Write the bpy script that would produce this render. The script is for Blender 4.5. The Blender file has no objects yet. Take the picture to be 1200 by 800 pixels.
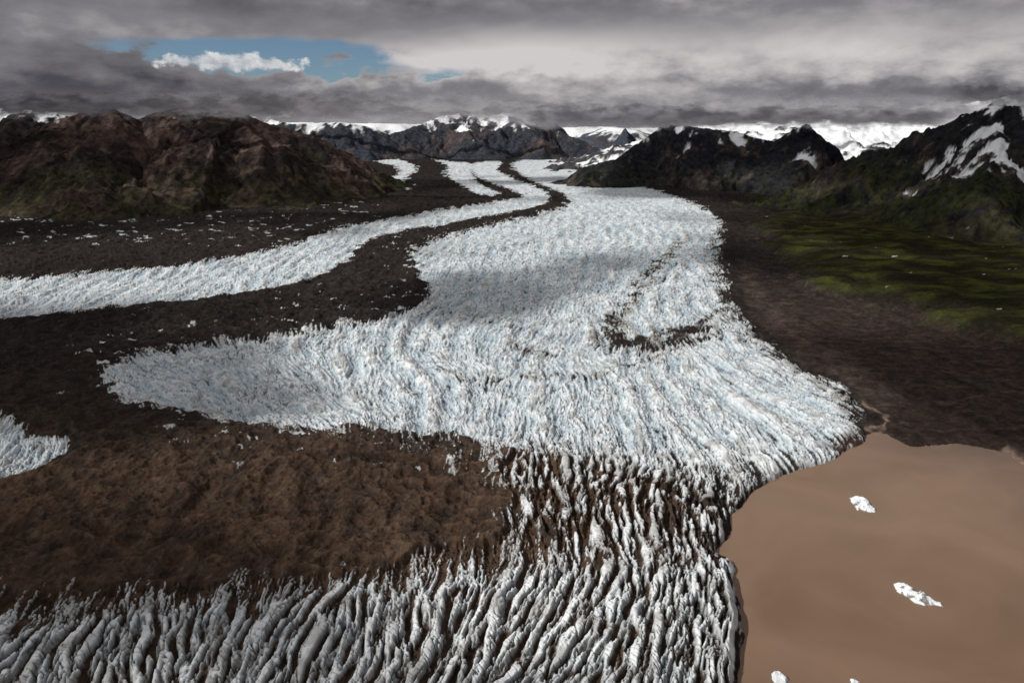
import bpy, math, numpy as np
from mathutils import Vector
rng=np.random.RandomState(7)
H=600.0; F=800.0; TH=math.atan(250/800.0); CT,ST=math.cos(TH),math.sin(TH)
scn=bpy.context.scene
scn.view_settings.view_transform='Standard'; scn.view_settings.look='None'; scn.view_settings.exposure=0

# ---------- survey helpers: photo bearings -> world positions ----------
def g(px,py):
    px=np.asarray(px,float); py=np.asarray(py,float)
    yc=400-py; fwd=F*CT+yc*ST; up=yc*CT-F*ST
    t=H/(-up); return (px-600)*t, fwd*t
def proj(X,Y,Z=0.0):
    dz=Z-H
    zc=Y*CT-dz*ST; yc=Y*ST+dz*CT
    return 600+F*X/zc, 400-F*yc/zc
def at(px,py,Y):
    yc=400-py; fwd=F*CT+yc*ST; up=yc*CT-F*ST
    t=Y/fwd; return ((px-600)*t, Y, H+up*t)
def azel(px,py):
    yc=400-py; fwd=F*CT+yc*ST; up=yc*CT-F*ST
    return math.atan2(px-600,fwd), math.atan2(up,math.hypot(px-600,fwd))

# ---------- noise ----------
P=rng.permutation(256); P=np.concatenate([P,P]).astype(np.int32)
GA=rng.rand(256)*2*np.pi; GX=np.cos(GA).astype(np.float32); GY=np.sin(GA).astype(np.float32)
def perlin(x,y,seed=0):
    x=np.asarray(x,np.float64)+seed*17.37; y=np.asarray(y,np.float64)+seed*9.71
    xi=np.floor(x); yi=np.floor(y); fx=(x-xi).astype(np.float32); fy=(y-yi).astype(np.float32)
    xi=xi.astype(np.int64)&255; yi=yi.astype(np.int64)&255
    x1=(xi+1)&255; y1=(yi+1)&255
    u=fx*fx*fx*(fx*(fx*6-15)+10); v=fy*fy*fy*(fy*(fy*6-15)+10)
    def gr(a,b,dx,dy):
        h=P[P[a]+b]; return GX[h]*dx+GY[h]*dy
    n00=gr(xi,yi,fx,fy); n10=gr(x1,yi,fx-1,fy); n01=gr(xi,y1,fx,fy-1); n11=gr(x1,y1,fx-1,fy-1)
    a=n00+u*(n10-n00); b=n01+u*(n11-n01)
    return (a+v*(b-a))*1.5
def fbm(x,y,o=4,seed=0,gain=.5):
    s=0;a=1.
    for i in range(o):
        s=s+a*perlin(x*2**i,y*2**i,seed+i*3); a*=gain
    return s
def ridged(x,y,o=4,seed=0,gain=.5):
    s=0;a=1.;t=0
    for i in range(o):
        s=s+a*(1-np.abs(perlin(x*2**i,y*2**i,seed+i*3))*1.6); t+=a; a*=gain
    return s/t
def sst(a,b,x):
    t=np.clip((x-a)/(b-a),0,1); return t*t*(3-2*t)
def mix(a,b,t): return a+(b-a)*t
def mixc(A,B,t): return A+(np.asarray(B,np.float32)-A)*t[...,None]
TN=2048
def tile(lam,cell,seed,bw=.45):
    r=np.random.RandomState(seed); f=np.fft.rfft2(r.randn(TN,TN).astype(np.float32))
    ky=np.fft.fftfreq(TN)[:,None]; kx=np.fft.rfftfreq(TN)[None,:]; k=np.hypot(kx,ky)+1e-9
    f*=np.exp(-(np.log(k*lam/cell)/bw)**2); t=np.fft.irfft2(f,s=(TN,TN)); return (t/t.std()).astype(np.float32)
def lic(T,cell,x,y,cx_,sy_,half,n):
    out=np.zeros(x.shape,np.float32)
    for s in np.linspace(-half,half,n):
        wgt=math.exp(-(s/half*1.3)**2)
        a=(x+cx_*s)/cell; b=(y+sy_*s)/cell; i=np.floor(a).astype(np.int64); j=np.floor(b).astype(np.int64)
        fa=(a-i).astype(np.float32); fb=(b-j).astype(np.float32); i&=TN-1; j&=TN-1; i1=(i+1)&(TN-1); j1=(j+1)&(TN-1)
        out+=wgt*((T[j,i]*(1-fa)+T[j,i1]*fa)*(1-fb)+(T[j1,i]*(1-fa)+T[j1,i1]*fa)*fb)
    return out/out.std()
def rank(v):
    s=np.sort(v.ravel()[::37]); return np.interp(v,s,np.linspace(0,1,len(s))).astype(np.float32)

# ---------- map-space shapes ----------
def seg_d(x,y,pts,closed):
    n=len(pts); d=np.full(x.shape,1e9); ins=np.zeros(x.shape,bool)
    for i in range(n if closed else n-1):
        ax,ay=pts[i]; bx,by=pts[(i+1)%n]
        dx,dy=bx-ax,by-ay; L=dx*dx+dy*dy+1e-9
        t=np.clip(((x-ax)*dx+(y-ay)*dy)/L,0,1)
        d=np.minimum(d,(x-ax-t*dx)**2+(y-ay-t*dy)**2)
        if closed and ay!=by:
            c=((ay>y)!=(by>y))&(x<(bx-ax)*(y-ay)/(by-ay)+ax); ins^=c
    d=np.sqrt(d)
    return np.where(ins,d,-d) if closed else d
cx=np.arange(-360,1565,4.0); cy=np.arange(150,912,2.0)
CX,CY=np.meshgrid(cx,cy)
def smooth(poly,closed=True,it=2):
    p=[tuple(map(float,q)) for q in poly]
    for _ in range(it):
        q=[]; n=len(p)
        if not closed: q.append(p[0])
        for i in range(n if closed else n-1):
            a=p[i]; b=p[(i+1)%n]
            q.append((a[0]*.75+b[0]*.25,a[1]*.75+b[1]*.25)); q.append((a[0]*.25+b[0]*.75,a[1]*.25+b[1]*.75))
        if not closed: q.append(p[-1])
        p=q
    return p
def poly(p,it=1): return seg_d(CX,CY,smooth(p,True,it),True)
def line(p): return seg_d(CX,CY,smooth(p,False,2),False)

main=[(590,191),(650,186),(700,176),(745,168),(752,172),(722,186),(700,198),(730,214),(790,232),(835,250),(850,268),(842,292),(850,340),(862,372),(892,400),(935,432),(985,462),(1012,490),(1016,520),(960,550),(880,600),(800,600),(700,560),(600,530),(520,516),(420,514),(330,508),(250,498),(150,476),(100,444),(170,420),(300,402),(430,385),(490,365),(505,350),(492,325),(478,292),(560,270),(640,253),(672,240),(660,228),(622,214)]
stream=[(-360,352),(0,333),(100,325),(250,312),(340,292),(385,274),(440,262),(520,248),(590,238),(620,232),(592,222),(560,210),(548,196),(560,191),(592,190),(578,200),(605,213),(640,226),(646,236),(625,246),(560,258),(480,272),(425,284),(412,308),(372,330),(300,346),(200,360),(90,370),(0,381),(-360,420)]
rib1=[(380,172),(420,180),(470,188),(492,198),(478,208),(468,218),(494,220),(470,226),(440,222),(462,210),(474,199),(440,190),(390,182)]
rib2=[(500,186),(530,192),(556,192),(548,204),(566,222),(590,232),(560,232),(535,215),(520,205),(528,196)]
rib3=[(380,170),(450,172),(520,182),(640,186),(700,172),(690,168),(600,166),(440,166)]
lice=[(-360,500),(-100,488),(0,495),(38,513),(72,538),(62,556),(0,568),(-360,590)]
fore=[(-360,755),(0,738),(110,730),(250,718),(400,698),(520,688),(600,672),(700,670),(800,662),(900,660),(900,915),(-360,915)]
fore2=[(-360,730),(0,710),(120,702),(250,694),(400,684),(520,664),(590,640),(640,575),(800,560),(900,660),(900,740),(-360,770)]
trans=[(590,545),(600,528),(700,536),(800,556),(900,590),(900,660),(850,665),(700,672),(620,660),(590,640)]
trans2=[(300,495),(500,500),(620,510),(660,540),(610,600),(560,560),(480,528),(330,518)]
lake=[(1012,521),(1033,516),(1050,524),(1068,533),(1110,531),(1160,534),(1188,549),(1212,564),(1300,585),(1580,610),(1580,930),(858,930),(862,800),(868,720),(866,668),(856,651),(834,646),(852,628),(850,607),(868,597),(895,568),(950,547),(975,540)]
green=[(880,262),(950,258),(1050,262),(1200,270),(1580,270),(1580,480),(1200,400),(1130,388),(1050,362),(985,345),(935,318),(905,290)]
M={}
for nme,p in dict(main=main,stream=stream,rib1=rib1,rib2=rib2,rib3=rib3,lice=lice,fore=fore,fore2=fore2,trans=trans,trans2=trans2,green=green).items(): M[nme]=poly(p,2)
M['lake']=poly(lake,1)
hook=[(812,272),(790,295),(762,322),(742,350),(728,378),(695,400),(740,408),(790,402),(835,378),(850,350)]
L={}
L['hook']=line(hook); L['sw1']=line([(590,402),(620,418),(650,424)]); L['sw2']=line([(520,440),(555,456),(620,452),(700,444),(780,420),(850,392)])
L['sw3']=line([(480,300),(560,300),(640,285),(700,262),(720,240),(700,215)])
L['sw4']=line([(505,360),(600,392),(700,380),(770,340),(820,290),(800,255)])
L['brook']=line([(1005,470),(1022,480),(1030,492),(1042,500),(1034,510),(1028,518)])
L['brook2']=line([(1180,528),(1196,540),(1215,552)])
L['cwalk']=line([(1200,545),(1120,500),(1030,470),(960,420),(900,370),(870,320)])
ctl=[(60,760,.7,-1),(400,740,.35,-1),(650,740,.3,-1),(800,730,.25,-1),(700,600,.25,-1),(640,540,-.15,-1),(840,560,-.5,-1),(780,490,-.7,-1),(950,500,-1.6,-1),(900,450,-1.5,-1),
(200,450,-1,-.55),(350,480,-.6,-.8),(480,440,-.3,-1),(600,470,-.15,-1),(600,350,.7,-1),(560,310,.9,-.8),(700,280,.6,-1),(780,330,.2,-1),(820,390,-.5,-1),(620,400,.5,-1),(200,340,1,-.5),(0,530,1,-1),(640,210,-.5,-1)]
c2=0;s2=0
for x,y,dx,dy in ctl:
    X0,Y0=g(x,y); X1,Y1=g(x+dx*2,y+dy*2); a=math.atan2(Y1-Y0,X1-X0)
    w=1/((CX-x)**2+(1.5*(CY-y))**2+900)**1.5
    c2=c2+w*math.cos(2*a); s2=s2+w*math.sin(2*a)
nn=np.hypot(c2,s2); c2/=nn; s2/=nn
def samp(A,px,py):
    fx=np.clip((px-cx[0])/4.0,0,len(cx)-1.001); fy=np.clip((py-cy[0])/2.0,0,len(cy)-1.001)
    i=fx.astype(int); j=fy.astype(int); fx=fx-i; fy=fy-j
    return (A[j,i]*(1-fx)+A[j,i+1]*fx)*(1-fy)+(A[j+1,i]*(1-fx)+A[j+1,i+1]*fx)*fy

# ---------- mesh from grid ----------
def grid_mesh(name,X,Y,Z,col,mat,ice=None):
    r,c=X.shape; n=r*c
    me=bpy.data.meshes.new(name)
    me.vertices.add(n)
    me.vertices.foreach_set('co',np.stack([X,Y,Z],-1).astype(np.float32).ravel())
    idx=np.arange(n,dtype=np.int32).reshape(r,c)
    q=np.stack([idx[:-1,:-1],idx[:-1,1:],idx[1:,1:],idx[1:,:-1]],-1).reshape(-1,4)
    me.loops.add(q.size); me.loops.foreach_set('vertex_index',q.ravel())
    me.polygons.add(len(q)); me.polygons.foreach_set('loop_start',np.arange(0,q.size,4,dtype=np.int32))
    me.polygons.foreach_set('use_smooth',np.ones(len(q),bool))
    me.update(calc_edges=True)
    ca=me.color_attributes.new('ground_colour','FLOAT_COLOR','POINT')
    a=np.ones((n,4),np.float32); a[:,:3]=col.reshape(-1,3)
    a[:,3]=ice.ravel() if ice is not None else 0
    ca.data.foreach_set('color',a.ravel())
    ob=bpy.data.objects.new(name,me); scn.collection.objects.link(ob); me.materials.append(mat)
    return ob

# ---------- materials ----------
def nd(nt,t,**k):
    n=nt.nodes.new(t)
    for a,b in k.items(): setattr(n,a,b)
    return n
def surf_mat(name,s1,s2,bd,var=.5,rough=.95):
    m=bpy.data.materials.new(name); m.use_nodes=True; nt=m.node_tree; b=nt.nodes['Principled BSDF']
    at_=nd(nt,'ShaderNodeAttribute',attribute_name='ground_colour')
    tc=nd(nt,'ShaderNodeNewGeometry')
    n1=nd(nt,'ShaderNodeTexNoise'); n1.inputs['Scale'].default_value=s1; n1.inputs['Detail'].default_value=3; n1.inputs['Roughness'].default_value=.7
    n2=nd(nt,'ShaderNodeTexNoise'); n2.inputs['Scale'].default_value=s2; n2.inputs['Detail'].default_value=2; n2.inputs['Roughness'].default_value=.7
    nt.links.new(tc.outputs['Position'],n1.inputs['Vector']); nt.links.new(tc.outputs['Position'],n2.inputs['Vector'])
    mr=nd(nt,'ShaderNodeMapRange'); mr.inputs[1].default_value=.3; mr.inputs[2].default_value=.7
    lo=nd(nt,'ShaderNodeMapRange'); nt.links.new(at_.outputs['Alpha'],lo.inputs[0]); lo.inputs[3].default_value=1-var; lo.inputs[4].default_value=.84
    hi=nd(nt,'ShaderNodeMapRange'); nt.links.new(at_.outputs['Alpha'],hi.inputs[0]); hi.inputs[3].default_value=1+var; hi.inputs[4].default_value=1.08
    nt.links.new(n1.outputs[0],mr.inputs[0]); nt.links.new(lo.outputs[0],mr.inputs[3]); nt.links.new(hi.outputs[0],mr.inputs[4])
    mx=nd(nt,'ShaderNodeVectorMath',operation='SCALE'); nt.links.new(at_.outputs['Color'],mx.inputs[0]); nt.links.new(mr.outputs[0],mx.inputs['Scale'])
    nt.links.new(mx.outputs[0],b.inputs['Base Color'])
    bp=nd(nt,'ShaderNodeBump'); bp.inputs['Strength'].default_value=.8; bp.inputs['Distance'].default_value=bd
    nt.links.new(n2.outputs[0],bp.inputs['Height']); nt.links.new(bp.outputs[0],b.inputs['Normal'])
    b.inputs['Roughness'].default_value=.9; b.inputs['Specular IOR Level'].default_value=0
    return m
mat_ground=surf_mat('glacier_ground',.10,.2,1.8,.38)
mat_mtn=surf_mat('mountain_rock',.02,.028,14,.6)
mat_berg=surf_mat('iceberg_ice',.3,.5,.5,.3)

# ---------- terrain ----------
px=np.concatenate([np.linspace(-355,-25,90),np.linspace(-20,1220,1180),np.linspace(1225,1555,90)]); py=np.concatenate([np.linspace(905,825,40),np.linspace(822,300,720),np.linspace(299.3,156,300)])
PX,PY=np.meshgrid(px,py)
X,Y=g(PX,PY); D=np.hypot(X,Y)
wn1=fbm(X/120,Y/120,4,1); wn2=fbm(X/120,Y/120,4,5)
A=14+D*0.006
qx,qy=proj(X+wn1*A,Y+wn2*A*1.6)
S={k:samp(v,qx,qy) for k,v in M.items()}; S.update({k:samp(v,qx,qy) for k,v in L.items()})
C2=samp(c2,PX,PY); S2=samp(s2,PX,PY); ang=np.arctan2(S2,C2)/2+.32*perlin(X/260,Y/260,44)+.14*perlin(X/80,Y/80,45)
dx_,dy_=np.cos(ang),np.sin(ang)
wx=X+4*perlin(X/45,Y/45,40)+.8*perlin(X/9,Y/9,42); wy=Y+4*perlin(X/45,Y/45,41)+.8*perlin(X/9,Y/9,43)
v1=lic(tile(30,2.0,11),2.0,wx,wy,dx_,dy_,42,19)
v2=lic(tile(13,1.0,12),1.0,wx,wy,dx_,dy_,16,11)
v3=lic(tile(6,1.0,13),1.0,wx,wy,dx_,dy_,4,4)
vb=lic(tile(75,3.0,14),3.0,wx,wy,dx_,dy_,120,21)
vf=lic(tile(21,1.5,15,.75),1.5,wx,wy,dx_,dy_,21,13)
# oblique fracture set, about 60 degrees off the main crevasses
ang2=ang+1.05; vx=lic(tile(19,1.5,16,.7),1.5,wx,wy,np.cos(ang2),np.sin(ang2),14,9)
xcut=sst(.26,.0,np.abs(vx))
r1=1-np.minimum(np.abs(v1),2.2)/1.1; r2=1-np.minimum(np.abs(v2),2.2)/1.1; rf=1-np.minimum(np.abs(vf),2.2)/1.1
qa=rank(r1*1.0+.55*r2+.22*v3+.25*vb-.6*xcut)
qb=rank(.95*vf+.45*rf+.35*v2+.30*v3+.50*v1+.25*vb-1.15*xcut)
fzz=sst(-10,30,np.maximum(S['fore'],S['trans']))
q=mix(qa,qb,mix(.35,1.,fzz))
q=np.where(fzz>0.999,qb,rank(q))
qc=np.clip(np.minimum(np.abs(v1+.35*v2)*1.0,np.abs(v2+.2*v3)*1.3+.25),0,1.2)/1.2
sh=(q-.5)*9
lx,ly=proj(X+wn1*9+sh,Y+wn2*9+sh*.6); S['lake']=samp(M['lake'],lx,ly)
# debris cover
n_lo=fbm(X/260,Y/260,4,11); n_md=fbm(X/60,Y/60,4,15); n_hi=fbm(X/14,Y/14,3,19)
cover=np.ones(X.shape)
def lay(s,w,c):
    global cover
    cover=mix(cover,c,sst(-w,w,s))
lay(S['fore2'],16,.80+.20*n_md)
lay(S['trans2'],18,.80+.2*n_md)
lay(S['trans'],20,.68+.32*n_md+.14*n_lo)
lay(S['fore'],20,.36+.18*n_md)
lay(S['main'],5+6*sst(440,520,PY),.08+.05*n_md)
lay(S['stream'],3,.05); lay(S['rib1'],2,.1); lay(S['rib2'],1.5,.1); lay(S['rib3'],2,.05); lay(S['lice'],5,.12)
cover=np.where(S['main']>0,cover+ .42*sst(485,590,PY+18*n_lo)*sst(500,640,PX),cover)
spk=sst(.55,.8,fbm(X/160,Y/60,4,33))*sst(300,280,PY)*sst(190,230,PY)*sst(480,380,PX)
cover=np.minimum(cover,1-.95*spk*(cover>.5))
spk2=sst(.5,.85,fbm(X/60,Y/40,4,35))*sst(60,0,-S['main'])*(S['main']<0)*sst(560,480,PX)
cover=np.minimum(cover,1-.8*spk2*(cover>.5))
bs=np.clip(.75+.5*n_md+.25*vb,0.05,1.3)
hk=np.exp(-(S['hook']/6.5)**2)*.66*bs*sst(250,320,PY)
hk+=np.exp(-(samp(L['hook'],qx,qy-3)/12)**2)*.48*bs*sst(372,396,PY)
hk+=np.exp(-(S['sw1']/4)**2)*.45*bs+np.exp(-(S['sw2']/4)**2)*.36*bs
hk+=np.exp(-(S['sw3']/2.5)**2)*.18*bs+np.exp(-(S['sw4']/2.5)**2)*.20*bs
hk+=.50*bs*sst(26,0,S['main'])*sst(600,800,PX)*(S['main']>0)*sst(240,300,PY)
cover=np.clip(cover+hk*(S['main']>-3),0,1)
farfade=sst(9000,2500,D)
qq=mix(.6,q,farfade)
soft=.09+.13*np.clip(hk,0,1)
icew=np.clip((qq-cover*1.08+.06+.06*n_hi+soft)/(2*soft),0,1); icew=icew*icew*(3-2*icew)
icew=np.where(cover>.97,0,icew)
# colours
brown=np.array([.078,.050,.034]); dark=np.array([.027,.0225,.021]); grey=np.array([.055,.048,.045])
lump=ridged(X/46,Y/46,4,121); rub=fbm(X/9,Y/9,3,95)
col=np.broadcast_to(dark,X.shape+(3,)).astype(np.float32).copy()
col=mixc(col,brown,sst(490,575,PY+30*n_lo)*sst(900,700,PX)*np.clip(.85+.7*n_md,0,1))
col=mixc(col,[.046,.034,.027],sst(380,480,PY+20*n_lo)*sst(700,400,PX)*.7*sst(560,500,PY))
col=mixc(col,[.050,.037,.032],sst(0,30,-S['main'])*sst(840,900,PX)*sst(300,420,PY))
col=mixc(col,grey*1.3,sst(.2,.7,n_md)*.30)
col=mixc(col,grey*1.7,sst(.45,.9,rub)*.45)
col=col*(.72+.42*sst(.35,.9,lump))[...,None]
col=mixc(col,dark*.6,sst(.1,1.3,.5*vb+n_md)*.45)
col=mixc(col,[.13,.10,.08],sst(.35,.75,fbm(X/90,Y/30,4,61))*.3*sst(0,30,-S['main'])*sst(840,900,PX))
gm=sst(-14,14,S['green']+16*n_lo); gn=fbm(X/220,Y/120,5,63)
gc=mixc(np.broadcast_to(np.array([.018,.018,.010]),X.shape+(3,)).astype(np.float32),[.056,.064,.016],sst(-.35,.7,gn))
gc=mixc(gc,[.034,.026,.018],sst(.05,.5,fbm(X/130,Y/60,5,65))*.75)
gc=mixc(gc,[.5,.52,.5],sst(.97,1.02,fbm(X/120,Y/60,4,67)))
col=col*(1-gm[...,None])+gc*gm[...,None]
br=np.maximum(np.exp(-(S['brook']/1.6)**2),np.exp(-(S['brook2']/2.2)**2))
wash=np.exp(-(S['cwalk']/10)**2)*.25*np.clip(.5+n_md,0,1)
col=mixc(col,[.30,.21,.17],np.clip(br*.9+wash*.5,0,1))
col=mixc(col,[.09,.06,.045],sst(14,0,np.abs(S['lake']))*sst(900,1000,PX)*.7)
dirtyice=np.array([.30,.30,.29]); clean=np.array([.57,.62,.65]); blue=np.array([.34,.44,.52])
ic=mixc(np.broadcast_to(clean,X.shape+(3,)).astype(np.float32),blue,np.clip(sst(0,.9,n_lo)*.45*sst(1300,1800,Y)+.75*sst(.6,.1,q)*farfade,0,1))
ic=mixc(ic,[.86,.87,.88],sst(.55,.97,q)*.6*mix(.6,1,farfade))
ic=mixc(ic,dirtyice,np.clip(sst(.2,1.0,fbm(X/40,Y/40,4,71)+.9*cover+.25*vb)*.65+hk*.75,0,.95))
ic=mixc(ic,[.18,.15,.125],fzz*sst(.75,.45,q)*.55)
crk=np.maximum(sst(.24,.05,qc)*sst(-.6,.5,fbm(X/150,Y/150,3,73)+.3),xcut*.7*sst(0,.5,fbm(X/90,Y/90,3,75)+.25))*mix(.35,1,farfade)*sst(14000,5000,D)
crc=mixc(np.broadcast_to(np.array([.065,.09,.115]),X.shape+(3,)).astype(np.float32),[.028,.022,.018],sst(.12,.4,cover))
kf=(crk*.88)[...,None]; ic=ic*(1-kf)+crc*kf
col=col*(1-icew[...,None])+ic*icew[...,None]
# heights
icemask=sst(-3,3,np.maximum.reduce([S['main'],S['stream'],S['lice'],S['fore'],S['fore2'],S['trans']]))
fz=sst(0,30,np.maximum(S['fore'],S['trans']))
amp=mix(.8,6.0,icemask)+3.5*fz+1.5*sst(470,560,PY)*(icemask)
amp*=sst(14000,2500,D)
rightland=sst(6,0,S['main'])*sst(840,880,PX)*(1-sst(-20,0,np.maximum(S['fore'],S['trans'])))
prof=mix(np.power(q,1.2),sst(.10,.70,q)*.72+.28*q*q,fz)
Z=6+6*n_lo*sst(0,40,-S['lake'])+amp*(prof-.35*crk)+1.4*n_md+.5*n_hi+1.8*icemask*vb*farfade+icemask*9*(ridged(X/300,Y/420,3,141)-.6)*sst(0,60,-S['lake'])
moraine=(1-icemask)*(1-rightland)
Z+=moraine*(16*ridged(X/150,Y/150,4,81)+10*lump+3.0*np.abs(fbm(X/24,Y/24,3,85,.5))+1.0*vb+.5*rub)+icemask*6
Z+=rightland*(6*ridged(X/200,Y/200,5,87)+3*ridged(X/50,Y/50,3,97)-4)
Z+=gm*(20+18*ridged(X/300,Y/300,5,89))
Z=np.maximum(Z,1.5)
ld=S['lake']; icy=np.clip(sst(-8,-1,np.maximum(S['main'],np.maximum(S['fore'],S['trans']))),0,1)*sst(1030,1000,PX)
Z=mix(Z,np.minimum(Z,2+(q**1.5)*amp*.8),icy*sst(-16,0,ld))
shore_w=mix(22,3.5,icy)
Z=mix(Z,-7,sst(-shore_w,1.5,ld))
col=np.clip(col,.004,.9)
grid_mesh('glacier_terrain',X,Y,Z,col,mat_ground,icew)

# ---------- mountains ----------
def mountain(name,crest,slope,res,gl,seed,snow=0.3,snowz=420,green=0.,tint=(.024,.021,.022),tint2=(.06,.042,.036),pow_=1.0,gd=.6,spurs=(),rough=1.,gw=.10,sg=.8,tint3=(.11,.085,.072)):
    def run(cr): return [np.array(at(*c)) for c in cr]
    lines=[run(crest)]+[run(s) for s in spurs]
    allp=np.array([p for l in lines for p in l]); zm=allp[:,2].max(); w=zm/math.tan(math.radians(slope))*1.3
    x=np.arange(allp[:,0].min()-w,allp[:,0].max()+w,res); y=np.arange(allp[:,1].min()-w,allp[:,1].max()+w,res)
    X,Y=np.meshgrid(x,y); Hh=np.full(X.shape,-60.); Sx=np.ones(X.shape); GG=np.zeros(X.shape)
    WX=X+gl*.25*fbm(X/gl/1.4,Y/gl/1.4,4,seed+5); WY=Y+gl*.25*fbm(X/gl/1.4,Y/gl/1.4,4,seed+8)
    for pts in lines:
        best=np.full(X.shape,1e12); T=np.zeros(X.shape); ZC=np.zeros(X.shape); acc=0
        for a,b in zip(pts[:-1],pts[1:]):
            dx,dy=b[0]-a[0],b[1]-a[1]; LL=math.hypot(dx,dy)
            t=np.clip(((WX-a[0])*dx+(WY-a[1])*dy)/LL**2,0,1)
            d=(WX-a[0]-t*dx)**2+(WY-a[1]-t*dy)**2; zc=a[2]+t*(b[2]-a[2])
            m=d<best; best=np.where(m,d,best); T=np.where(m,acc+t*LL,T); ZC=np.where(m,zc,ZC); acc+=LL
        d=np.sqrt(best)
        s=d/(np.maximum(ZC,40)/math.tan(math.radians(slope)))
        wob=.3*fbm(X/gl,Y/gl,3,seed+2)
        G=.5*ridged(T/gl+wob,d/gl*.3,2,seed)+.3*ridged(T/gl*2.7+wob*2,d/gl*.5,2,seed+60)+.2*ridged(T/gl*7+wob*4,d/gl*1.2,3,seed+66)
        ss=s*(1+gd*(1-G)*1.6)/(1+gd*.25)
        h=ZC*(np.clip(1-ss,0,1)**pow_)-40*sst(.9,1.3,ss)
        m=h>Hh; Sx=np.where(m,ss,Sx); GG=np.where(m,G,GG); Hh=np.maximum(Hh,h)
    mid=sst(-.05,.3,Sx)*sst(1.0,.5,Sx)*rough
    rA=ridged(X/gl*1.8,Y/gl*1.8,6,seed+20,.55)
    Hh=Hh+(rA-.6)*zm*.16*mid+(ridged(X/gl*7,Y/gl*7,4,seed+33,.6)-.6)*zm*.03*rough*sst(1.2,.6,Sx)
    n=fbm(X/gl*.8,Y/gl*.8,5,seed+40); n2=fbm(X/gl*5,Y/gl*5,5,seed+44,.6)
    c=np.broadcast_to(np.array(tint),X.shape+(3,)).astype(np.float32).copy()
    c=mixc(c,tint2,sst(-.2,.6,n+.35*n2)*.8)
    c=mixc(c,tint3,sst(.15,.65,n2*.6+.5*n+.9*(.6-GG))*.5)
    if green>0: c=mixc(c,[.036,.040,.015],sst(.5,.05,Hh/zm+.25*n)*green*sst(-.5,.3,n2+.2))
    sn=sst(0,gw,(Hh-snowz)/zm+.26*n+.12*n2+sg*(.62-GG)+.5*(.62-rA)-(1-snow)*.6)
    c=mixc(c,[.80,.83,.86],sn)
    return grid_mesh(name,X,Y,Hh,np.clip(c,.004,.88),mat_mtn,sn)

mountain('mountain',[(-420,130,6200),(-200,118,6000),(-100,160,5800),(-20,190,5700),(20,165,5800),(60,142,5900),(95,128,6000),(128,124,6100),(160,142,6200),(190,132,6300),(225,124,6300),(268,126,6400),(310,144,6400),(360,160,6600),(410,181,6900),(445,203,7300)],21,11,520,3,snow=.02,snowz=560,green=.5,tint=(.022,.018,.018),tint2=(.066,.045,.039),tint3=(.14,.098,.082),pow_=1.25,gd=.42,rough=.6,
  spurs=[[(90,128,6000),(60,165,5600),(25,215,5050)],[(128,124,6100),(125,175,5550)],[(225,126,6300),(205,168,5800),(175,222,5200)],[(268,128,6400),(300,168,5900),(325,222,5450)],[(360,162,6600),(390,205,6100)]])
mountain('mountain',[(-300,120,9000),(-60,118,9000),(30,122,9200),(90,138,9500),(120,137,11000)],28,24,600,9,snow=.60,snowz=420)
mountain('mountain',[(230,130,15000),(300,136,14500),(345,145,14000),(400,143,14000),(450,150,14500),(470,162,15000)],26,32,800,13,snow=.66,snowz=450,tint=(.036,.041,.052))  # this and the farther ranges: distance haze painted in as a bluish tint
mountain('mountain',[(420,184,14000),(455,158,14500),(500,143,15000),(540,130,15500),(570,136,15500),(600,132,15500),(645,140,15500),(672,156,15300),(690,172,15000)],25,28,850,21,snow=.58,snowz=480,tint=(.034,.038,.048),tint2=(.062,.050,.052),
  spurs=[[(540,134,15500),(560,165,14200)],[(600,136,15500),(635,168,14000)],[(500,146,15000),(490,170,14200)]])
mountain('mountain',[(676,196,7600),(715,186,7700),(755,164,7900),(785,146,8000),(820,148,7900),(870,154,7600),(905,165,7400),(940,144,7200),(958,166,7000),(975,196,6900)],24,15,520,27,snow=.58,snowz=430,green=.25,tint=(.017,.018,.023),tint2=(.034,.029,.028),pow_=1.15,rough=.8)
mountain('mountain',[(1560,40,5200),(1350,70,5000),(1250,98,4900),(1205,108,4800),(1175,114,4850),(1140,134,4900),(1100,158,5000),(1050,186,5100),(1000,210,5300),(940,238,5500),(890,256,5600)],24,9,420,33,snow=.60,snowz=400,green=.8,tint=(.017,.018,.022),tint2=(.036,.028,.028),gd=.42,rough=.6,pow_=1.1,
  spurs=[[(1175,116,4850),(1168,190,4200),(1150,250,3700)]])
mountain('snow_mountain',[(860,142,11500),(950,136,11000),(1010,134,11000),(1080,132,11000),(1180,112,11000)],11,26,700,41,snow=.84,snowz=60,tint=(.05,.05,.055),rough=.6)
mountain('snow_mountain',[(640,150,26000),(700,148,25000),(735,150,22000),(760,150,24000),(860,146,26000),(960,142,26000)],16,80,1500,47,snow=.84,snowz=260,tint=(.06,.07,.09))
mountain('mountain',[(722,165,20500),(735,149,20500),(748,164,20500)],30,40,900,53,snow=.45,snowz=450,tint=(.04,.046,.06))
mountain('snow_mountain',[(250,146,24000),(360,143,24000),(470,145,24000),(560,146,26000)],17,90,1500,59,snow=.84,snowz=260,tint=(.06,.07,.09))

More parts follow.
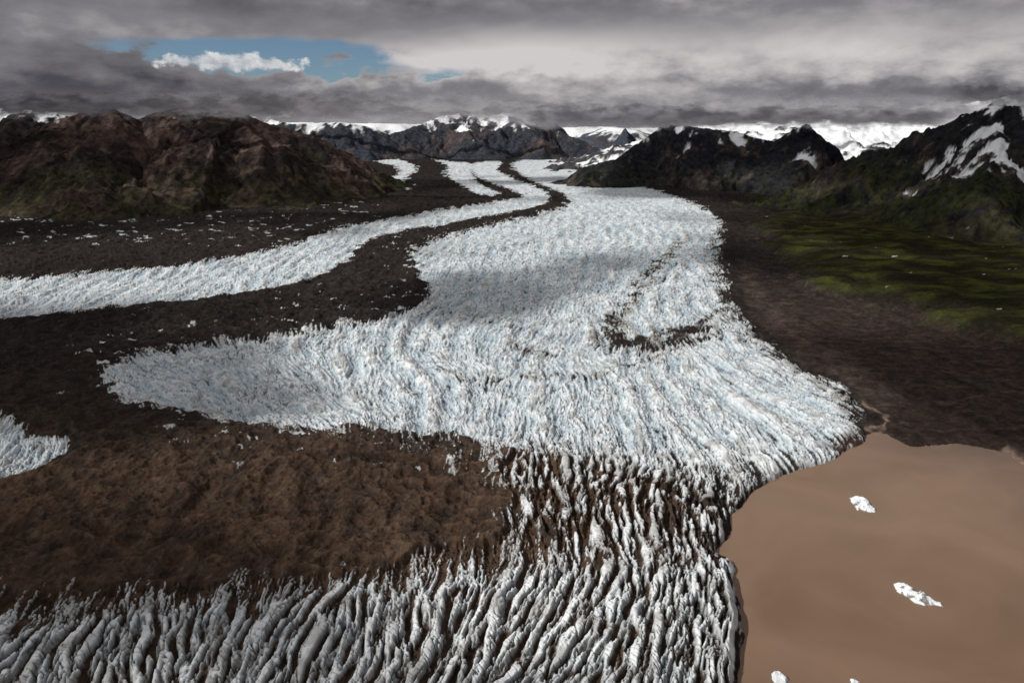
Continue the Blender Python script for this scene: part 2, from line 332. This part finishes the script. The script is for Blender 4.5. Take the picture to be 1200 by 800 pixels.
# ---------- lake ----------
def lake_mat():
    m=bpy.data.materials.new('silty_water'); m.use_nodes=True; nt=m.node_tree; b=nt.nodes['Principled BSDF']
    gq=nd(nt,'ShaderNodeNewGeometry'); n=nd(nt,'ShaderNodeTexNoise'); n.inputs['Scale'].default_value=.005; n.inputs['Detail'].default_value=4; n.inputs['Distortion'].default_value=1.2
    nt.links.new(gq.outputs['Position'],n.inputs['Vector'])
    r=nd(nt,'ShaderNodeValToRGB'); r.color_ramp.elements[0].position=.3; r.color_ramp.elements[1].position=.7
    r.color_ramp.elements[0].color=(.165,.102,.066,1); r.color_ramp.elements[1].color=(.215,.138,.092,1)
    nt.links.new(n.outputs[0],r.inputs[0]); nt.links.new(r.outputs[0],b.inputs['Base Color'])
    b.inputs['Roughness'].default_value=.05; b.inputs['IOR'].default_value=1.33
    n2=nd(nt,'ShaderNodeTexNoise'); n2.inputs['Scale'].default_value=.25; n2.inputs['Detail'].default_value=4
    nt.links.new(gq.outputs['Position'],n2.inputs['Vector'])
    bp=nd(nt,'ShaderNodeBump'); bp.inputs['Strength'].default_value=.06; bp.inputs['Distance'].default_value=.4
    nt.links.new(n2.outputs[0],bp.inputs['Height']); nt.links.new(bp.outputs[0],b.inputs['Normal'])
    return m
me=bpy.data.meshes.new('lake_water'); me.from_pydata([(120,200,0),(2500,200,0),(2500,1350,0),(120,1350,0)],[],[(0,1,2,3)]); me.materials.append(lake_mat())
scn.collection.objects.link(bpy.data.objects.new('lake_water',me))

# ---------- icebergs ----------
def iceberg(cx_,cy_,outline,hmax,seed,dirty=.3):
    X0,Y0=g(cx_,cy_); R=max(max(abs(p[0]),abs(p[1])) for p in outline)*1.25
    x=np.linspace(-R,R,140); XX,YY=np.meshgrid(x,x)
    s=seg_d(XX+1.2*perlin(XX/6,YY/6,seed),YY+1.2*perlin(XX/6,YY/6,seed+1),outline,True)
    rr=fbm(XX/13,YY/16,2,seed+2)
    # tilted, faceted slab: height from a few intersecting planes
    pl=np.minimum.reduce([hmax+.25*XX,hmax*1.1-.30*XX+.1*YY,hmax+.22*YY+.1*XX,hmax*1.05-.20*YY])
    ZZ=-3+sst(-.4,.6,s)*(3.8+np.clip(pl,0,99)*(.45+.5*sst(-.2,.4,rr))*sst(.2,3.5,s)+.3*fbm(XX/2.5,YY/2.5,3,seed+4))
    c=np.broadcast_to(np.array([.74,.78,.81]),XX.shape+(3,)).astype(np.float32).copy()
    c=mixc(c,[.12,.11,.10],sst(.2,.5,fbm(XX/10,YY/10,4,seed+7)+dirty-.3)*.85)
    c=mixc(c,[.30,.26,.22],sst(.9,.3,ZZ)*.8)
    ob=grid_mesh('iceberg',XX,YY,ZZ,c,mat_berg,np.ones(XX.shape)); ob.location=(float(X0),float(Y0),0)
iceberg(1010,592,[(-16,-18),(-8,-13),(0,-21),(10,-22),(18,-15),(14,4),(12,20),(0,27),(-10,24),(-13,6)],9,101,.22)
iceberg(1074,698,[(-18,26),(-22,9),(-13,-3),(-12,-14),(0,-20),(13,-19),(23,-22),(24,-14),(12,-3),(4,6),(-5,24)],9,131,.42)
iceberg(914,796,[(-9,-7),(5,-8),(10,0),(2,12),(-8,9)],6,161,.1)
iceberg(1001,800,[(-7,-5),(5,-6),(8,2),(-2,7)],4,171,.1)

# ---------- node math helper ----------
class N:
    def __init__(s,nt): s.nt=nt
    def m(s,op,*a,clamp=False):
        n=s.nt.nodes.new('ShaderNodeMath'); n.operation=op; n.use_clamp=clamp
        for i,v in enumerate(a):
            if isinstance(v,(int,float)): n.inputs[i].default_value=v
            else: s.nt.links.new(v,n.inputs[i])
        return n.outputs[0]
    def add(s,a,b): return s.m('ADD',a,b)
    def sub(s,a,b): return s.m('SUBTRACT',a,b)
    def mul(s,a,b): return s.m('MULTIPLY',a,b)
    def ss(s,a,b,x,o0=0.,o1=1.):
        n=s.nt.nodes.new('ShaderNodeMapRange'); n.interpolation_type='SMOOTHSTEP'
        n.inputs[1].default_value=a; n.inputs[2].default_value=b; n.inputs[3].default_value=o0; n.inputs[4].default_value=o1
        s.nt.links.new(x,n.inputs[0]); return n.outputs[0]
    def xyz(s,a,b,c):
        n=s.nt.nodes.new('ShaderNodeCombineXYZ')
        for i,v in enumerate((a,b,c)):
            if isinstance(v,(int,float)): n.inputs[i].default_value=v
            else: s.nt.links.new(v,n.inputs[i])
        return n.outputs[0]
    def noise(s,v,sc,det=5,ro=.5,dist=0):
        n=s.nt.nodes.new('ShaderNodeTexNoise'); n.inputs['Scale'].default_value=sc; n.inputs['Detail'].default_value=det; n.inputs['Roughness'].default_value=ro; n.inputs['Distortion'].default_value=dist
        s.nt.links.new(v,n.inputs['Vector']); return n.outputs[0]

# ---------- world sky ----------
SE,SA=40.0,-112.0   # sun elevation, azimuth (deg, from +Y towards +X)
w=bpy.data.worlds.new('World'); scn.world=w; w.use_nodes=True; nt=w.node_tree; nt.nodes.clear(); q_=N(nt)
tc=nd(nt,'ShaderNodeTexCoord'); sp=nd(nt,'ShaderNodeSeparateXYZ'); nt.links.new(tc.outputs['Generated'],sp.inputs[0])
az=q_.m('ARCTAN2',sp.outputs[0],sp.outputs[1]); el=q_.m('ARCSINE',sp.outputs[2])
nA=q_.noise(q_.xyz(az,q_.mul(el,3.0),0.),5.,3,.55,0)
nB=q_.noise(q_.xyz(az,q_.mul(el,2.2),3.3),17.,5,.58,0)
azw=q_.add(az,q_.mul(q_.sub(nA,.5),.22)); elw=q_.add(el,q_.mul(q_.sub(nB,.5),.05))
elw=q_.add(elw,q_.mul(q_.sub(nA,.5),.035))
def blob(px_,py_,sx,sy,W=True):
    a0,e0=azel(px_,py_); kx=sx/860.; ky=sy/860.
    dx=q_.mul(q_.sub(azw if W else az,a0),1/kx); dy=q_.mul(q_.sub(elw if W else el,e0),1/ky)
    return q_.m('EXPONENT',q_.mul(q_.add(q_.mul(dx,dx),q_.mul(dy,dy)),-1.))
B=q_.add(.54,q_.mul(q_.sub(nA,.5),.75)); B=q_.add(B,q_.mul(q_.sub(nB,.5),.70))
for (x,y,sx,sy,a) in [(980,66,340,34,.34),(620,66,170,28,.34),(470,72,140,16,.26),(160,108,380,18,-.32),(600,122,200,14,.10),(250,0,520,26,-.22),(1080,106,180,14,-.28),(60,60,130,26,-.20)]:
    B=q_.add(B,q_.mul(blob(x,y,sx,sy),a))
rp=nd(nt,'ShaderNodeValToRGB'); nt.links.new(B,rp.inputs[0]); e=rp.color_ramp.elements
e[0].position=.05; e[0].color=(.070,.068,.082,1); e[1].position=1.; e[1].color=(.62,.59,.59,1)
m1=e.new(.5); m1.color=(.225,.216,.230,1)
gap=q_.add(blob(290,62,165,19),q_.mul(blob(470,84,90,8),.45))
gm_=q_.ss(.34,.70,q_.add(gap,q_.mul(q_.sub(nB,.5),1.6)))
nP=q_.noise(q_.xyz(az,q_.mul(el,1.3),9.),38.,4,.62,0)
puff=q_.ss(.42,.72,q_.add(blob(272,74,85,11,False),q_.mul(q_.sub(nP,.5),1.5)))
sky=nd(nt,'ShaderNodeTexSky',sky_type='NISHITA'); sky.sun_disc=False; sky.sun_elevation=math.radians(SE); sky.sun_rotation=math.radians(SA); sky.ozone_density=2; sky.dust_density=.6; sky.altitude=1200
tint=nd(nt,'ShaderNodeMix',data_type='RGBA',blend_type='MULTIPLY'); tint.inputs[0].default_value=1; nt.links.new(sky.outputs[0],tint.inputs[6]); tint.inputs[7].default_value=(.76,.88,1.0,1)
bg1=nd(nt,'ShaderNodeBackground'); nt.links.new(tint.outputs[2],bg1.inputs[0]); bg1.inputs[1].default_value=.06
bg2=nd(nt,'ShaderNodeBackground'); nt.links.new(rp.outputs[0],bg2.inputs[0]); bg2.inputs[1].default_value=1.
pc=nd(nt,'ShaderNodeMix',data_type='RGBA'); nt.links.new(q_.ss(.3,.7,nP),pc.inputs[0]); pc.inputs[6].default_value=(.36,.38,.42,1); pc.inputs[7].default_value=(.76,.76,.76,1)
bg3=nd(nt,'ShaderNodeBackground'); nt.links.new(pc.outputs[2],bg3.inputs[0])
ms=nd(nt,'ShaderNodeMixShader'); nt.links.new(gm_,ms.inputs[0]); nt.links.new(bg2.outputs[0],ms.inputs[1]); nt.links.new(bg1.outputs[0],ms.inputs[2])
ms2=nd(nt,'ShaderNodeMixShader'); nt.links.new(q_.mul(puff,.9),ms2.inputs[0]); nt.links.new(ms.outputs[0],ms2.inputs[1]); nt.links.new(bg3.outputs[0],ms2.inputs[2])
wo=nd(nt,'ShaderNodeOutputWorld'); nt.links.new(ms2.outputs[0],wo.inputs[0])

# ---------- low cloud banks hanging on the summits ----------
def vapour(nt,alpha,colsock):
    df=nd(nt,'ShaderNodeBsdfDiffuse'); tr=nd(nt,'ShaderNodeBsdfTranslucent'); ts=nd(nt,'ShaderNodeBsdfTransparent')
    if isinstance(colsock,tuple): df.inputs[0].default_value=colsock; tr.inputs[0].default_value=colsock
    else: nt.links.new(colsock,df.inputs[0]); nt.links.new(colsock,tr.inputs[0])
    mm=nd(nt,'ShaderNodeMixShader'); mm.inputs[0].default_value=.5; nt.links.new(df.outputs[0],mm.inputs[1]); nt.links.new(tr.outputs[0],mm.inputs[2])
    m2=nd(nt,'ShaderNodeMixShader'); nt.links.new(alpha,m2.inputs[0]); nt.links.new(ts.outputs[0],m2.inputs[1]); nt.links.new(mm.outputs[0],m2.inputs[2])
    o=nd(nt,'ShaderNodeOutputMaterial'); nt.links.new(m2.outputs[0],o.inputs[0])
def cloud_mat(zb,zs,seed,sc,col,dens=1.):
    m=bpy.data.materials.new('cloud_vapour'); m.use_nodes=True; nt=m.node_tree; nt.nodes.clear(); k=N(nt)
    gq=nd(nt,'ShaderNodeNewGeometry'); s_=nd(nt,'ShaderNodeSeparateXYZ'); nt.links.new(gq.outputs['Position'],s_.inputs[0])
    v=k.xyz(k.mul(s_.outputs[0],sc),k.mul(s_.outputs[2],sc*2.6),k.add(k.mul(s_.outputs[1],sc),float(seed)))
    n1=k.noise(v,1.,5,.6,0)
    h=k.mul(k.sub(s_.outputs[2],zb),1/zs)
    hh=k.add(h,k.mul(k.sub(n1,.5),4.2))
    lo=k.ss(-.1,1.6,hh); hi=k.ss(4.8,2.4,k.add(h,k.mul(k.sub(n1,.5),5.)))
    uv=nd(nt,'ShaderNodeTexCoord'); u_=nd(nt,'ShaderNodeSeparateXYZ'); nt.links.new(uv.outputs['Generated'],u_.inputs[0])
    ed=k.mul(k.ss(0.,.12,u_.outputs[0]),k.ss(1.,.88,u_.outputs[0])); tp=k.ss(1.,.75,u_.outputs[2])
    a=k.mul(k.mul(lo,hi),k.mul(ed,tp)); a=k.m('MULTIPLY',a,dens,clamp=True)
    r=nd(nt,'ShaderNodeMix',data_type='RGBA'); nt.links.new(k.ss(.35,.65,n1),r.inputs[0]); r.inputs[6].default_value=(col[0]*.55,col[1]*.55,col[2]*.57,1); r.inputs[7].default_value=(*col,1)
    vapour(nt,a,r.outputs[2]); return m
def bank(px0,px1,pyb,Y,thick,seed,col,dens=1.):
    x0=at(px0,pyb,Y)[0]; x1=at(px1,pyb,Y)[0]; zb=at(600,pyb,Y)[2]; zs=thick*.16
    n=60; vs=[];fs=[]
    for j in range(9):
        for i in range(n+1):
            t=i/n; x=x0+(x1-x0)*t
            vs.append((x,Y+100*math.sin(t*9+seed)+j*20,zb-thick*.35+j/8*thick*1.6))
    for j in range(8):
        for i in range(n):
            a=j*(n+1)+i; fs.append((a,a+1,a+n+2,a+n+1))
    me=bpy.data.meshes.new('cloud_bank'); me.from_pydata(vs,[],fs); me.materials.append(cloud_mat(zb,zs,seed,2.6/thick/1.6,col,dens))
    for p in me.polygons: p.use_smooth=True
    scn.collection.objects.link(bpy.data.objects.new('cloud_bank',me))
bank(-350,480,141,5650,330,1,(.38,.37,.40))
bank(180,780,144,13500,700,2,(.75,.74,.77),.97)
bank(560,1150,153,6900,350,3,(.58,.57,.60),.95)
bank(800,1500,150,9000,600,4,(.72,.71,.74),.97)
bank(1080,1600,126,4450,240,5,(.46,.45,.48),.85)

# ---------- cloud layer added out of frame, holes placed to dapple the valley with shade ----------
a_,e_=math.radians(SA),math.radians(SE)
ZL=2600.; off=ZL/math.tan(e_); ox,oy=math.sin(a_)*off,math.cos(a_)*off
gx_=np.arange(-7500,8500,50.); gy_=np.arange(-200,9300,50.); GXX,GYY=np.meshgrid(gx_,gy_)
dens=.50+.46*fbm(GXX/1100,GYY/1100,4,201)
bpx,bpy_=proj(GXX,np.maximum(GYY,60.))
def gb(x,y,sx,sy): return np.exp(-((bpx-x)/sx)**2-((bpy_-y)/sy)**2)
dens+=.40*gb(150,210,320,50)+.40*gb(1080,240,260,60)+.45*gb(60,440,260,60)+.45*gb(1150,430,220,90)+.15*gb(300,730,300,50)+.3*gb(750,215,120,30)+.4*gb(200,470,160,25)+.35*gb(540,350,70,22)
dens-=1.1*gb(590,430,150,35)+1.1*gb(780,370,90,35)+1.1*gb(330,315,130,24)+.8*gb(880,480,120,50)+.6*gb(680,260,120,34)+.7*gb(640,720,220,90)+.4*gb(1040,640,200,120)+.5*gb(300,215,60,20)+.15*gb(250,590,260,50)
al=np.clip(sst(.32,.85,dens),0,1)*.92
ed=sst(-7500,-6800,GXX)*sst(8500,7800,GXX)*sst(9300,8600,GYY)
al=al*ed
cm=bpy.data.materials.new('shade_cloud_vapour'); cm.use_nodes=True; nt=cm.node_tree; nt.nodes.clear()
at_=nd(nt,'ShaderNodeAttribute',attribute_name='ground_colour'); vapour(nt,at_.outputs['Alpha'],(.8,.8,.8,1))
grid_mesh('shade_cloud_layer',GXX+ox,GYY+oy,ZL+60*fbm(GXX/900,GYY/900,3,221),np.full(GXX.shape+(3,),.8),cm,al)

# ---------- sun ----------
sd=bpy.data.lights.new('sun','SUN'); sd.energy=4.1; sd.angle=math.radians(.7); sd.color=(1,.96,.90)
so=bpy.data.objects.new('sun',sd); scn.collection.objects.link(so)
dv=Vector((math.sin(a_)*math.cos(e_),math.cos(a_)*math.cos(e_),math.sin(e_)))
so.rotation_euler=dv.to_track_quat('Z','Y').to_euler(); so.location=dv*3000

# ---------- camera ----------
cd=bpy.data.cameras.new('camera'); cd.lens=24; cd.sensor_width=36; cd.clip_start=1; cd.clip_end=200000
co=bpy.data.objects.new('camera',cd); co.location=(0,0,H); co.rotation_euler=(math.pi/2-TH,0,0); scn.collection.objects.link(co); scn.camera=co
